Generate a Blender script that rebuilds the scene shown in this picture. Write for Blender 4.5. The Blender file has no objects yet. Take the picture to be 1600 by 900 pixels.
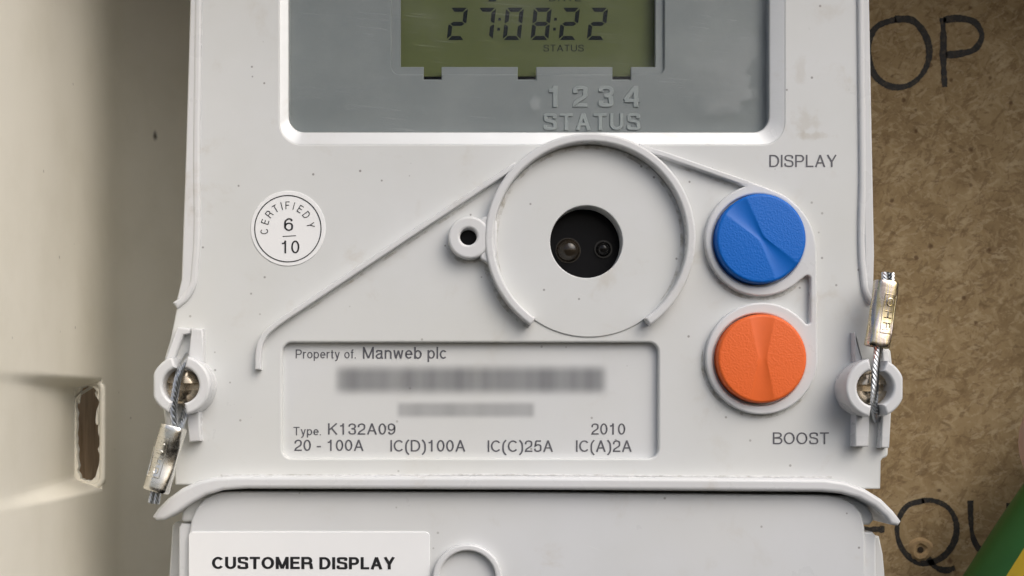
import bpy, bmesh, math, random
from mathutils import Matrix, Vector
random.seed(7)
PI = math.pi
scene = bpy.context.scene
COL = scene.collection

# ------------------------------------------------------------------ scale
S = 0.00012            # metres per working unit (one unit = 0.12 mm)
D = 1900.0             # camera distance from the meter's front face, in units
PX, PY = 700.0, 640.0  # the point of the meter straight in front of the lens

def W(x, y, d=0.0):    # working units (x right, y down, d out of the meter's face) -> metres
    return Vector(((x - 800) * S, -d * S, (450 - y) * S))

# ------------------------------------------------------------------ camera
cam = bpy.data.cameras.new('camera')
cam.sensor_width = 36.0
cam.lens = 36.0 * D / 1600.0
cam.shift_x = (800 - PX) / 1600.0
cam.shift_y = (PY - 450) / 1600.0
cam.clip_start = 0.005
cam.clip_end = 50.0
cam.dof.use_dof = True
cam.dof.focus_distance = (D - 5) * S
cam.dof.aperture_fstop = 40.0
cam_o = bpy.data.objects.new('camera', cam)
COL.objects.link(cam_o)
cam_o.location = W(PX, PY, D)
cam_o.rotation_euler = (PI / 2, 0, 0)
scene.camera = cam_o

# ------------------------------------------------------------------ sky and sun (bright open shade)
SUN_EL, SUN_AZ = math.radians(43), math.radians(141)   # azimuth clockwise from +Y
world = bpy.data.worlds.new('World'); scene.world = world
world.use_nodes = True
wn, wl = world.node_tree.nodes, world.node_tree.links
sky = wn.new('ShaderNodeTexSky'); sky.sky_type = 'NISHITA'; sky.sun_disc = False
sky.sun_elevation = SUN_EL; sky.sun_rotation = SUN_AZ
sky.dust_density = 5.5; sky.air_density = 0.85; sky.ozone_density = 1.0
bg = wn['Background']; bg.inputs['Strength'].default_value = 0.115
wl.new(sky.outputs[0], bg.inputs['Color'])
sun = bpy.data.lights.new('sun', 'SUN'); sun.energy = 1.4; sun.angle = math.radians(58)
sun.color = (0.90, 0.96, 1.0)
sun_o = bpy.data.objects.new('sun', sun); COL.objects.link(sun_o)
sdir = Vector((math.sin(SUN_AZ) * math.cos(SUN_EL), math.cos(SUN_AZ) * math.cos(SUN_EL), math.sin(SUN_EL)))
sun_o.rotation_euler = sdir.to_track_quat('Z', 'Y').to_euler()
sun_o.location = sdir * 3
vs = scene.view_settings
vs.view_transform = 'Standard'; vs.look = 'None'; vs.gamma = 1.0; vs.use_curve_mapping = False
vs.exposure = 0.17

# ------------------------------------------------------------------ helpers: geometry
ORIG = {}                                   # world origin of each thing

def U(p, d):                                # a point seen at p (units of the face plane) lying at depth d
    k = (D - d) / D
    return (PX + (p[0] - PX) * k, PY + (p[1] - PY) * k)

def UL(pts, d): return [U(p, d) for p in pts]

def thing(name, label, cat, base, group=None):
    o = bpy.data.objects.new(name, None); COL.objects.link(o)
    o.empty_display_size = 0.01
    o.location = base; ORIG[o] = Vector(base)
    o['label'] = label; o['category'] = cat
    if group: o['group'] = group
    return o

def add(name, me, mat, parent=None, label=None, sharp=35):
    """me holds world coordinates in metres"""
    for m in (mat if isinstance(mat, (list, tuple)) else [mat]):
        me.materials.append(m)
    for p in me.polygons: p.use_smooth = True
    me.set_sharp_from_angle(angle=math.radians(sharp))
    o = bpy.data.objects.new(name, me); COL.objects.link(o)
    if parent is not None:
        me.transform(Matrix.Translation(-ORIG[parent]))
        o.parent = parent; ORIG[o] = ORIG[parent]
    if label: o['label'] = label
    me.name = name
    return o

def tag(o, label, cat, group=None):
    o['label'] = label; o['category'] = cat
    if group: o['group'] = group
    return o

TO_WORLD = Matrix.Rotation(PI / 2, 4, 'X') @ Matrix.Scale(S, 4)

def plate_mesh(loops, d0, d1, bev=2.0, res=2):
    """closed outlines (outer first, then holes), extruded from d0 to d1 with rounded edges"""
    cu = bpy.data.curves.new('c', 'CURVE'); cu.dimensions = '2D'; cu.fill_mode = 'BOTH'
    cu.extrude = (d1 - d0) / 2 - bev; cu.bevel_depth = bev; cu.bevel_resolution = res; cu.offset = -bev
    for lp in loops:
        sp = cu.splines.new('POLY'); sp.points.add(len(lp) - 1)
        for i, (x, y) in enumerate(lp): sp.points[i].co = (x - 800, 450 - y, 0, 1)
        sp.use_cyclic_u = True
    ob = bpy.data.objects.new('c', cu); COL.objects.link(ob)
    dg = bpy.context.evaluated_depsgraph_get()
    me = bpy.data.meshes.new_from_object(ob.evaluated_get(dg))
    bpy.data.objects.remove(ob); bpy.data.curves.remove(cu)
    me.transform(TO_WORLD @ Matrix.Translation((0, 0, (d0 + d1) / 2)))
    me.materials.clear()
    return me

def plate(name, loops, d0, d1, mat, parent, bev=2.0, res=2, label=None, sharp=35):
    return add(name, plate_mesh(loops, d0, d1, bev, res), mat, parent, label, sharp)

def circle(cx, cy, r, n=72, a0=0.0):
    return [(cx + r * math.cos(a0 + 2 * PI * i / n), cy - r * math.sin(a0 + 2 * PI * i / n)) for i in range(n)]

def arc(cx, cy, r, a0, a1, n=24, ry=None):
    ry = r if ry is None else ry
    return [(cx + r * math.cos(math.radians(a0 + (a1 - a0) * i / n)),
             cy - ry * math.sin(math.radians(a0 + (a1 - a0) * i / n))) for i in range(n + 1)]

def rrect(x0, y0, x1, y1, r, n=8):
    return (arc(x1 - r, y0 + r, r, 0, 90, n) + arc(x0 + r, y0 + r, r, 90, 180, n)
            + arc(x0 + r, y1 - r, r, 180, 270, n) + arc(x1 - r, y1 - r, r, 270, 360, n))

def smooth(pts, n=8, closed=False):          # cubic through the points, tangents weighted by spacing
    m = len(pts); pts = [tuple(p) for p in pts]
    seg = m if closed else m - 1
    h = [max(1e-9, math.dist(pts[i], pts[(i + 1) % m])) for i in range(seg)]
    sl = [tuple((b - a) / h[i] for a, b in zip(pts[i], pts[(i + 1) % m])) for i in range(seg)]
    tg = []
    for i in range(m):
        if not closed and i == 0: tg.append(sl[0]); continue
        if not closed and i == m - 1: tg.append(sl[-1]); continue
        ha, hb = h[i - 1], h[i % seg]
        tg.append(tuple((a * hb + b * ha) / (ha + hb) for a, b in zip(sl[i - 1], sl[i % seg])))
    out = []
    for i in range(seg):
        p, q = pts[i], pts[(i + 1) % m]; u, v = tg[i], tg[(i + 1) % m]
        for k in range(n):
            t = k / n; t2, t3 = t * t, t ** 3
            out.append(tuple((2 * t3 - 3 * t2 + 1) * a + (t3 - 2 * t2 + t) * h[i] * c + (3 * t2 - 2 * t3) * b + (t3 - t2) * h[i] * e
                             for a, b, c, e in zip(p, q, u, v)))
    if not closed: out.append(pts[-1])
    return out

def ribbon(path, w, cap=False):
    """outline of a stroke of width w (number or function of 0..1) along a path"""
    n = len(path); L, R = [], []
    for i in range(n):
        a = Vector(path[max(i - 1, 0)]); b = Vector(path[i]); c = Vector(path[min(i + 1, n - 1)])
        t1 = (b - a); t2 = (c - b)
        if t1.length < 1e-6: t1 = t2
        if t2.length < 1e-6: t2 = t1
        t1.normalize(); t2.normalize()
        t = (t1 + t2)
        t = t1 if t.length < 1e-6 else t.normalized()
        nn = Vector((t.y, -t.x)); k = max(0.4, t.dot(t1))
        h = (w(i / (n - 1)) if callable(w) else w) / 2 / k
        L.append(tuple(b + nn * h)); R.append(tuple(b - nn * h))
    return L + R[::-1]

def mesh(verts, faces):
    me = bpy.data.meshes.new('m'); me.from_pydata([tuple(v) for v in verts], [], faces); me.update()
    return me

def fix_normals(me):
    bm = bmesh.new(); bm.from_mesh(me); bmesh.ops.recalc_face_normals(bm, faces=bm.faces); bm.to_mesh(me); bm.free()
    return me

def loft(rings, close=True, cap0=False, cap1=False):
    n = len(rings[0]); v = [p for r in rings for p in r]; f = []
    for i in range(len(rings) - 1):
        for j in range(n if close else n - 1):
            k = (j + 1) % n
            f.append((i * n + j, i * n + k, (i + 1) * n + k, (i + 1) * n + j))
    if cap0: f.append(tuple(range(n))[::-1])
    if cap1: f.append(tuple(range((len(rings) - 1) * n, len(rings) * n)))
    return fix_normals(mesh(v, f))

def tube_rings(path, rad, n=12, ang=0.0):
    """rings round a path of world Vectors; rad number or function of 0..1"""
    rings = []; up = Vector((0, 1, 0)); m = len(path)
    for i, p in enumerate(path):
        t = (path[min(i + 1, m - 1)] - path[max(i - 1, 0)]).normalized()
        s = t.cross(up)
        if s.length < 1e-4: s = t.cross(Vector((1, 0, 0)))
        s.normalize(); q = s.cross(t).normalized()
        r = rad(i / (m - 1)) if callable(rad) else rad
        rings.append([p + s * r * math.cos(ang + 2 * PI * j / n) + q * r * math.sin(ang + 2 * PI * j / n) for j in range(n)])
    return rings

def join(meshes):
    bm = bmesh.new()
    for m in meshes: bm.from_mesh(m); bpy.data.meshes.remove(m)
    me = bpy.data.meshes.new('j'); bm.to_mesh(me); bm.free(); return me

# ------------------------------------------------------------------ helpers: materials
def px(n): return 1.0 / (n * S)              # texture scale for features n units across

class Mat:
    def __init__(self, name, col, rough=0.5, metal=0.0, spec=0.5):
        self.m = bpy.data.materials.new(name); self.m.use_nodes = True
        self.n, self.l = self.m.node_tree.nodes, self.m.node_tree.links
        self.b = self.n['Principled BSDF']
        self.b.inputs['Base Color'].default_value = (*col, 1)
        self.b.inputs['Roughness'].default_value = rough
        self.b.inputs['Metallic'].default_value = metal
        self.b.inputs['Specular IOR Level'].default_value = spec
        self.geo = self.n.new('ShaderNodeNewGeometry')       # world position: parts share one continuous pattern
        self.pos = self.geo.outputs['Position']
        self.height = None
    def new(self, t, **k):
        x = self.n.new(t)
        for a, b in k.items():
            if hasattr(x, a): setattr(x, a, b)
            else: x.inputs[a].default_value = b
        return x
    def mapped(self, scale=(1, 1, 1), rot=(0, 0, 0), loc=(0, 0, 0)):
        x = self.new('ShaderNodeMapping')
        if any(rot): x.vector_type = 'TEXTURE'; scale = tuple(1 / v for v in scale)   # turn first, then stretch
        x.inputs['Scale'].default_value = scale; x.inputs['Rotation'].default_value = rot; x.inputs['Location'].default_value = loc
        self.l.new(self.pos, x.inputs['Vector']); return x.outputs[0]
    def noise(self, size, detail=3.0, rough=0.55, vec=None, dist=0.0):
        x = self.new('ShaderNodeTexNoise')
        x.inputs['Scale'].default_value = px(size); x.inputs['Detail'].default_value = detail
        x.inputs['Roughness'].default_value = rough; x.inputs['Distortion'].default_value = dist
        self.l.new(vec or self.pos, x.inputs['Vector']); return x.outputs['Fac']
    def voro(self, size, feature='F1', vec=None):
        x = self.new('ShaderNodeTexVoronoi'); x.feature = feature
        x.inputs['Scale'].default_value = px(size); self.l.new(vec or self.pos, x.inputs['Vector']); return x
    def ramp(self, v, stops, interp='LINEAR'):
        x = self.new('ShaderNodeValToRGB'); cr = x.color_ramp; cr.interpolation = interp
        while len(cr.elements) < len(stops): cr.elements.new(0.5)
        for e, (p, c) in zip(cr.elements, stops):
            e.position = p; e.color = (c, c, c, 1) if isinstance(c, (int, float)) else (*c, 1)
        self.l.new(v, x.inputs[0]); return x.outputs['Color']
    def math(self, op, a, b=None, c=None):
        x = self.new('ShaderNodeMath'); x.operation = op
        for i, v in enumerate((a, b, c)):
            if v is None: continue
            if isinstance(v, (int, float)): x.inputs[i].default_value = v
            else: self.l.new(v, x.inputs[i])
        return x.outputs[0]
    def mix(self, fac, a, b, blend='MIX'):
        x = self.new('ShaderNodeMix'); x.data_type = 'RGBA'; x.blend_type = blend
        for s, v in ((x.inputs[0], fac), (x.inputs[6], a), (x.inputs[7], b)):
            if isinstance(v, (int, float)): s.default_value = v
            elif isinstance(v, tuple): s.default_value = (*v, 1)
            else: self.l.new(v, s)
        return x.outputs[2]
    def xyz(self):
        x = self.new('ShaderNodeSeparateXYZ'); self.l.new(self.pos, x.inputs[0])
        # back to working units: x right, y down, d outwards
        return (self.math('MULTIPLY_ADD', x.outputs[0], 1 / S, 800.0),
                self.math('MULTIPLY_ADD', x.outputs[2], -1 / S, 450.0),
                self.math('MULTIPLY', x.outputs[1], -1 / S))
    def smin(self, v, lo, hi):                # smoothstep lo..hi
        x = self.new('ShaderNodeMapRange'); x.interpolation_type = 'SMOOTHSTEP'
        self.l.new(v, x.inputs[0]); x.inputs[1].default_value = lo; x.inputs[2].default_value = hi
        return x.outputs[0]
    def bump(self, h, dist=1.0, strength=0.3):
        x = self.new('ShaderNodeBump'); x.inputs['Strength'].default_value = strength
        x.inputs['Distance'].default_value = dist * S; self.l.new(h, x.inputs['Height'])
        self.l.new(x.outputs[0], self.b.inputs['Normal'])
    def set(self, sock, v): self.l.new(v, self.b.inputs[sock])
    def blob(self, cx, cy, rx, ry, wob=0.5, size=25):
        """1 inside a ragged spot of its own, 0 outside"""
        x, y, d = self.xyz()
        u = self.math('DIVIDE', self.math('SUBTRACT', x, cx), rx); v = self.math('DIVIDE', self.math('SUBTRACT', y, cy), ry)
        r = self.math('SQRT', self.math('ADD', self.math('MULTIPLY', u, u), self.math('MULTIPLY', v, v)))
        r = self.math('ADD', r, self.math('MULTIPLY', self.math('SUBTRACT', self.noise(size, 4, .6), .5), wob * 4))
        return self.smin(r, 1.0, 0.2)

def plastic(name, col, rough=0.32, brown_film=True, specks=True):
    M = Mat(name, col, rough, 0, 0.45)
    n = M.noise(160, 4, .6)
    c = M.mix(M.ramp(n, [(.35, 0), (.7, 1)]), col, tuple(v * k for v, k in zip(col, (.955, .955, .94))))
    if specks:
        for size, lo, hi, thr, dark in ((46, .03, .055, .66, .45), (19, .07, .13, .82, .5), (110, .012, .022, .4, .7)):
            vec = M.mapped((1, 1, 1), loc=(size * .01, 0, 0))
            v = M.voro(size, vec=vec)
            near = M.smin(v.outputs['Distance'], hi, lo)
            sepc = M.new('ShaderNodeSeparateColor'); M.l.new(v.outputs['Color'], sepc.inputs[0])
            pick = M.math('GREATER_THAN', sepc.outputs[0], thr)
            c = M.mix(M.math('MULTIPLY', M.math('MULTIPLY', near, pick), .75), c, tuple(x * (1 - dark) for x in (.30, .28, .27)))
        # hair-like flecks
        v = M.voro(60, vec=M.mapped((1, 1, .25), rot=(0, .9, 0)))
        sepc = M.new('ShaderNodeSeparateColor'); M.l.new(v.outputs['Color'], sepc.inputs[0])
        f = M.math('MULTIPLY', M.smin(v.outputs['Distance'], .035, .015), M.math('GREATER_THAN', sepc.outputs[1], .8))
        c = M.mix(M.math('MULTIPLY', f, .5), c, (.2, .19, .18))
    if brown_film:
        g = M.math('MULTIPLY', M.smin(M.noise(90, 6, .65, dist=.4), .56, .78), .32)  # grime in random patches over the plastic
        c = M.mix(g, c, (.42, .36, .27))
    if specks:
        for rot_, lo_ in ((.35, .71), (1.9, .73)):
            sc_ = M.smin(M.noise(2.4, 1, .5, vec=M.mapped((.035, 1, 1), rot=(0, rot_, 0))), lo_, lo_ + .08)
            sc_ = M.math('MULTIPLY', sc_, M.smin(M.noise(70, 3), .5, .62))
            c = M.mix(M.math('MULTIPLY', sc_, .35), c, (.80, .80, .79))
        y_ = M.math('MULTIPLY', M.smin(M.noise(420, 3, .5), .40, .68), .5)
        c = M.mix(y_, c, tuple(v * k for v, k in zip(col, (1.0, .985, .93))))
    M.c = c
    M.set('Base Color', c)
    M.set('Roughness', M.ramp(M.noise(70, 4, .6), [(.3, rough - .05), (.75, rough + .1)]))
    M.bump(M.noise(5, 2, .5), .25, .12)
    return M

SHELL = (.66, .675, .68)
m_shell = plastic('grey white plastic', SHELL)
# a brown thumbed smear beside the window's lower right corner
for (cx, cy, rx, ry, k) in ((1258, 188, 24, 24, .26), (1275, 212, 34, 8, .36), (1250, 110, 12, 26, .2), (1216, 85, 8, 24, .22)):
    m_shell.c = m_shell.mix(m_shell.math('MULTIPLY', m_shell.blob(cx, cy, rx, ry, .7, 22), k), m_shell.c, (.40, .35, .27))
m_shell.set('Base Color', m_shell.c)
m_cover = plastic('grey white cover plastic', (.65, .665, .685))
m_bezel = plastic('polished grey white plastic', SHELL, .20, specks=False)
m_bezel.b.inputs['Specular IOR Level'].default_value = 1.0
m_bezel.b.inputs['Coat Weight'].default_value = .8
m_bezel.b.inputs['Coat Roughness'].default_value = .22
m_bezel.bump(m_bezel.noise(26, 4, .7, vec=m_bezel.mapped((.28, 1, 1)), dist=.6), 1.2, .30)
m_rib = plastic('raised rib plastic', (.675, .685, .70), .28, specks=False)

def simple(name, col, rough=.5, metal=0., var=.1, size=20, bump=0., spec=.5):
    M = Mat(name, col, rough, metal, spec)
    n = M.noise(size, 4, .6)
    M.set('Base Color', M.mix(n, tuple(c * (1 - var) for c in col), tuple(min(1, c * (1 + var)) for c in col)))
    if bump: M.bump(n, 1.0, bump)
    return M

m_ink = simple('printed grey ink', (.10, .10, .115), .5, var=.35, size=6)
m_ink_black = simple('printed black ink', (.012, .012, .014), .4, var=.3, size=8)
m_black = simple('black plastic', (.004, .004, .005), .3, var=.4, size=10, spec=.12)
m_mask = Mat('grey window mask', (.17, .185, .19), .45)
m_mask.set('Base Color', m_mask.mix(m_mask.noise(150, 4, .6), (.22, .243, .252), (.36, .38, .375)))
m_mask.bump(m_mask.noise(3, 2), .2, .1)
m_raised = simple('light-toned raised lettering', (.40, .43, .43), .5, var=.08, size=8)  # mask plastic again, with the light on raised letters put into its colour
m_lcd = Mat('olive liquid crystal glass', (.075, .088, .028), .3, 0, .15)
m_lcd.set('Base Color', m_lcd.mix(m_lcd.noise(220, 3), (.125, .145, .05), (.155, .175, .064)))
m_seg = simple('liquid crystal ink', (.008, .012, .014), .35, var=.5, size=5, spec=.05)
m_pocket = plastic('printed pocket plastic', (.65, .665, .68), .36)
m_sticker = simple('white gloss sticker', (.84, .85, .86), .28, var=.02, size=40)
m_led = Mat('dark lens resin', (.012, .011, .01), .08, 0, .3)
m_lens = Mat('smoky lens resin', (.022, .017, .012), .06, 0, .4)

def button_mats(name, col):
    a = Mat(name + ' textured plastic', col, .45, 0, .3)
    a.bump(a.noise(3.0, 1, .5), 1.3, .42)
    a.set('Base Color', a.mix(a.noise(60, 3), tuple(c * .92 for c in col), col))
    b = Mat(name + ' smooth plastic', col, .42, 0, .3)
    b.set('Base Color', b.mix(b.noise(30, 3), tuple(c * .85 for c in col), tuple(c * .97 for c in col)))
    b.bump(b.noise(5, 3, .6), .4, .15)
    return [a.m, b.m]
m_blue = button_mats('blue', (.002, .145, .60))
m_orange = button_mats('orange', (.86, .155, .032))

m_nickel = Mat('nickel plated steel', (.62, .58, .52), .24, 1.0)
m_nickel.set('Base Color', m_nickel.mix(m_nickel.smin(m_nickel.noise(30, 5, .7), .5, .75), (.70, .60, .46), (.46, .36, .25)))
m_nickel.set('Roughness', m_nickel.ramp(m_nickel.noise(9, 4, .6), [(.3, .18), (.7, .32)]))
m_wire = Mat('galvanised wire', (.50, .52, .54), .28, 1.0)
m_tin = Mat('tinned ferrule metal', (.74, .72, .67), .26, 1.0)
m_tin.set('Base Color', m_tin.mix(m_tin.smin(m_tin.noise(16, 6, .7, dist=.5), .62, .78), (.78, .76, .70), (.26, .20, .16)))
m_tin.set('Roughness', m_tin.ramp(m_tin.noise(10, 5, .65), [(.3, .15), (.75, .36)]))
m_tin.bump(m_tin.noise(14, 4, .6), 1.0, .16)
m_zinc = Mat('passivated ferrule metal', (.66, .6, .5), .26, 1.0)
_st = m_zinc.noise(9, 2, .5, vec=m_zinc.mapped((1, 1, .09), rot=(0, .12, 0)))
m_zinc.set('Base Color', m_zinc.ramp(_st, [(.30, (.42, .34, .30)), (.45, (.64, .58, .54)), (.56, (.70, .60, .34)), (.64, (.62, .57, .56)), (.80, (.46, .38, .34))]))
m_zinc.set('Roughness', m_zinc.ramp(m_zinc.noise(10, 5, .65), [(.3, .16), (.75, .45)]))
m_zinc.bump(m_zinc.noise(8, 5, .65), 1.0, .3)

# clear window: reflects, lets through, and carries a film of dried water and scratches
M = Mat('clear scratched polycarbonate', (1, 1, 1), .1)
n_, l_ = M.n, M.l
tr = M.new('ShaderNodeBsdfTransparent'); tr.inputs[0].default_value = (.93, .94, .94, 1)
gl = M.new('ShaderNodeBsdfGlossy'); gl.inputs['Roughness'].default_value = .06
df = M.new('ShaderNodeBsdfDiffuse'); df.inputs[0].default_value = (.72, .74, .75, 1)
fr = M.new('ShaderNodeFresnel'); fr.inputs[0].default_value = 1.16
x_, y_, d_ = M.xyz()
scr1 = M.smin(M.noise(2.2, 2, .5, vec=M.mapped((.018, 1, 1), rot=(0, math.radians(5), 0))), .63, .76)
scr2 = M.smin(M.noise(2.0, 2, .5, vec=M.mapped((.03, 1, 1), rot=(0, math.radians(8), 0))), .65, .78)
patch = M.smin(M.noise(120, 3), .40, .58)
film = M.math('MULTIPLY', M.smin(M.noise(130, 5, .6), .42, .66), .022)
edge = M.math('ADD', M.math('SUBTRACT', x_, 1120.), M.math('MULTIPLY', M.math('SUBTRACT', M.noise(40, 6, .6, vec=M.mapped((.6, 1, 1))), .5), 150.))
side = M.math('MULTIPLY', M.smin(edge, -60., 40.), M.smin(edge, 58., 54.))
low = M.smin(M.math('ADD', y_, M.math('MULTIPLY', M.noise(30, 5), 50.)), 205., 188.)
mark = M.math('MULTIPLY', M.math('MULTIPLY', M.math('MULTIPLY', side, low), .10), M.smin(y_, 20., 110.))
scuff = M.math('MULTIPLY', M.blob(838, 158, 13, 16, .3, 8), .09)
tot = M.math('ADD', M.math('ADD', film, mark), M.math('ADD', scuff, M.math('MULTIPLY', M.math('MULTIPLY', M.math('MAXIMUM', scr1, scr2), patch), .13)))
tot = M.math('MINIMUM', tot, .6)
mx1 = M.new('ShaderNodeMixShader'); l_.new(tot, mx1.inputs[0]); l_.new(tr.outputs[0], mx1.inputs[1]); l_.new(df.outputs[0], mx1.inputs[2])
mx2 = M.new('ShaderNodeMixShader'); l_.new(fr.outputs[0], mx2.inputs[0]); l_.new(mx1.outputs[0], mx2.inputs[1]); l_.new(gl.outputs[0], mx2.inputs[2])
l_.new(mx2.outputs[0], n_['Material Output'].inputs[0])
m_clear = M

# box, board, wood
m_grp = Mat('cream moulded box plastic', (.62, .60, .52), .5)
c = m_grp.mix(m_grp.smin(m_grp.noise(200, 5, .6), .4, .75), (.80, .765, .665), (.74, .705, .60))
v = m_grp.voro(70); sp_ = m_grp.new('ShaderNodeSeparateColor'); m_grp.l.new(v.outputs['Color'], sp_.inputs[0])
c = m_grp.mix(m_grp.math('MULTIPLY', m_grp.math('MULTIPLY', m_grp.smin(v.outputs['Distance'], .05, .02), m_grp.math('GREATER_THAN', sp_.outputs[0], .7)), .5), c, (.18, .15, .12))
c = m_grp.mix(m_grp.math('MULTIPLY', m_grp.blob(134, 111, 5, 13, .2, 12), .9), c, (.05, .04, .03))
m_grp.set('Base Color', c); m_grp.bump(m_grp.noise(7, 3, .6), .6, .15)
m_board = Mat('raw chipboard', (.3, .22, .13), .85, 0, .2)
w1 = m_board.noise(70, 4, .6)
c = m_board.ramp(w1, [(.30, (.25, .168, .078)), (.5, (.335, .235, .115)), (.72, (.41, .30, .16))])
# pressed chips lying every way, pale and dark
for k_, (ang_, lo_, hi_, f_, col_) in enumerate(((.5, .52, .62, .5, (.50, .385, .225)), (2.1, .53, .63, .55, (.17, .105, .045)), (1.3, .54, .63, .45, (.48, .36, .20)), (-.4, .54, .64, .5, (.19, .115, .05)), (2.7, .55, .63, .45, (.56, .44, .27)), (.1, .57, .65, .5, (.15, .088, .038)))):
    c = m_board.mix(m_board.math('MULTIPLY', m_board.smin(m_board.noise(13, 5, .68, vec=m_board.mapped((.38, 1, 1), rot=(0, ang_, 0), loc=(.031 * k_, 0, .017 * k_)), dist=.35), lo_, hi_), f_), c, col_)
for size_, thr_, hi_ in ((38, .86, .20), (23, .93, .26)):
    fl = m_board.voro(size_, vec=m_board.mapped((1, 1, 1), loc=(size_ * .003, 0, 0)))
    fs = m_board.new('ShaderNodeSeparateColor'); m_board.l.new(fl.outputs['Color'], fs.inputs[0])
    dd_ = m_board.math('ADD', fl.outputs['Distance'], m_board.math('MULTIPLY', m_board.math('SUBTRACT', m_board.noise(9, 3), .5), .25))
    c = m_board.mix(m_board.math('MULTIPLY', m_board.math('MULTIPLY', m_board.smin(dd_, hi_, hi_ * .4), m_board.math('GREATER_THAN', fs.outputs[0], thr_)), .8), c, (.10, .048, .02))
c = m_board.mix(.08, c, (.30, .27, .23))
m_board.set('Base Color', c)
m_board.bump(m_board.noise(9, 5, .7), 2.0, .5)
m_marker = Mat('marker pen ink', (.02, .018, .015), .7)
m_marker.set('Base Color', m_marker.mix(m_marker.smin(m_marker.noise(8, 5, .7), .45, .75), (.016, .015, .014), (.075, .055, .035)))
_tr = m_marker.new('ShaderNodeBsdfTransparent'); _mx = m_marker.new('ShaderNodeMixShader')
m_marker.l.new(m_marker.math('MULTIPLY', m_marker.smin(m_marker.noise(6, 5, .75), .52, .72), .45), _mx.inputs[0])
m_marker.l.new(m_marker.b.outputs[0], _mx.inputs[1]); m_marker.l.new(_tr.outputs[0], _mx.inputs[2]); m_marker.l.new(_mx.outputs[0], m_marker.n['Material Output'].inputs[0])
m_wood = Mat('pine batten', (.45, .3, .16), .7)
gr = m_wood.noise(10, 5, .6, vec=m_wood.mapped((1, 1, .06)), dist=.6)
m_wood.set('Base Color', m_wood.ramp(gr, [(.3, (.30, .18, .08)), (.55, (.50, .33, .17)), (.8, (.58, .42, .25))]))
m_green = simple('green cable sheath', (.022, .125, .018), .42, var=.12, size=60)
m_yellow = simple('yellow cable sheath', (.60, .42, .015), .42, var=.1, size=60)
m_skin = simple('skin', (.55, .33, .25), .5, var=.06, size=30, bump=.05)
m_skin.b.inputs['Subsurface Weight'].default_value = .15
m_skin.b.inputs['Subsurface Scale'].default_value = .003

# ------------------------------------------------------------------ lettering: a stroke alphabet, cap height 100
def el(cx, cy, rx, ry, a0, a1, n=None):       # arc in letter space (y up)
    n = n or max(4, int(abs(a1 - a0) / 11))
    return [(cx + rx * math.cos(math.radians(a0 + (a1 - a0) * i / n)), cy + ry * math.sin(math.radians(a0 + (a1 - a0) * i / n))) for i in range(n + 1)]

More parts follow.
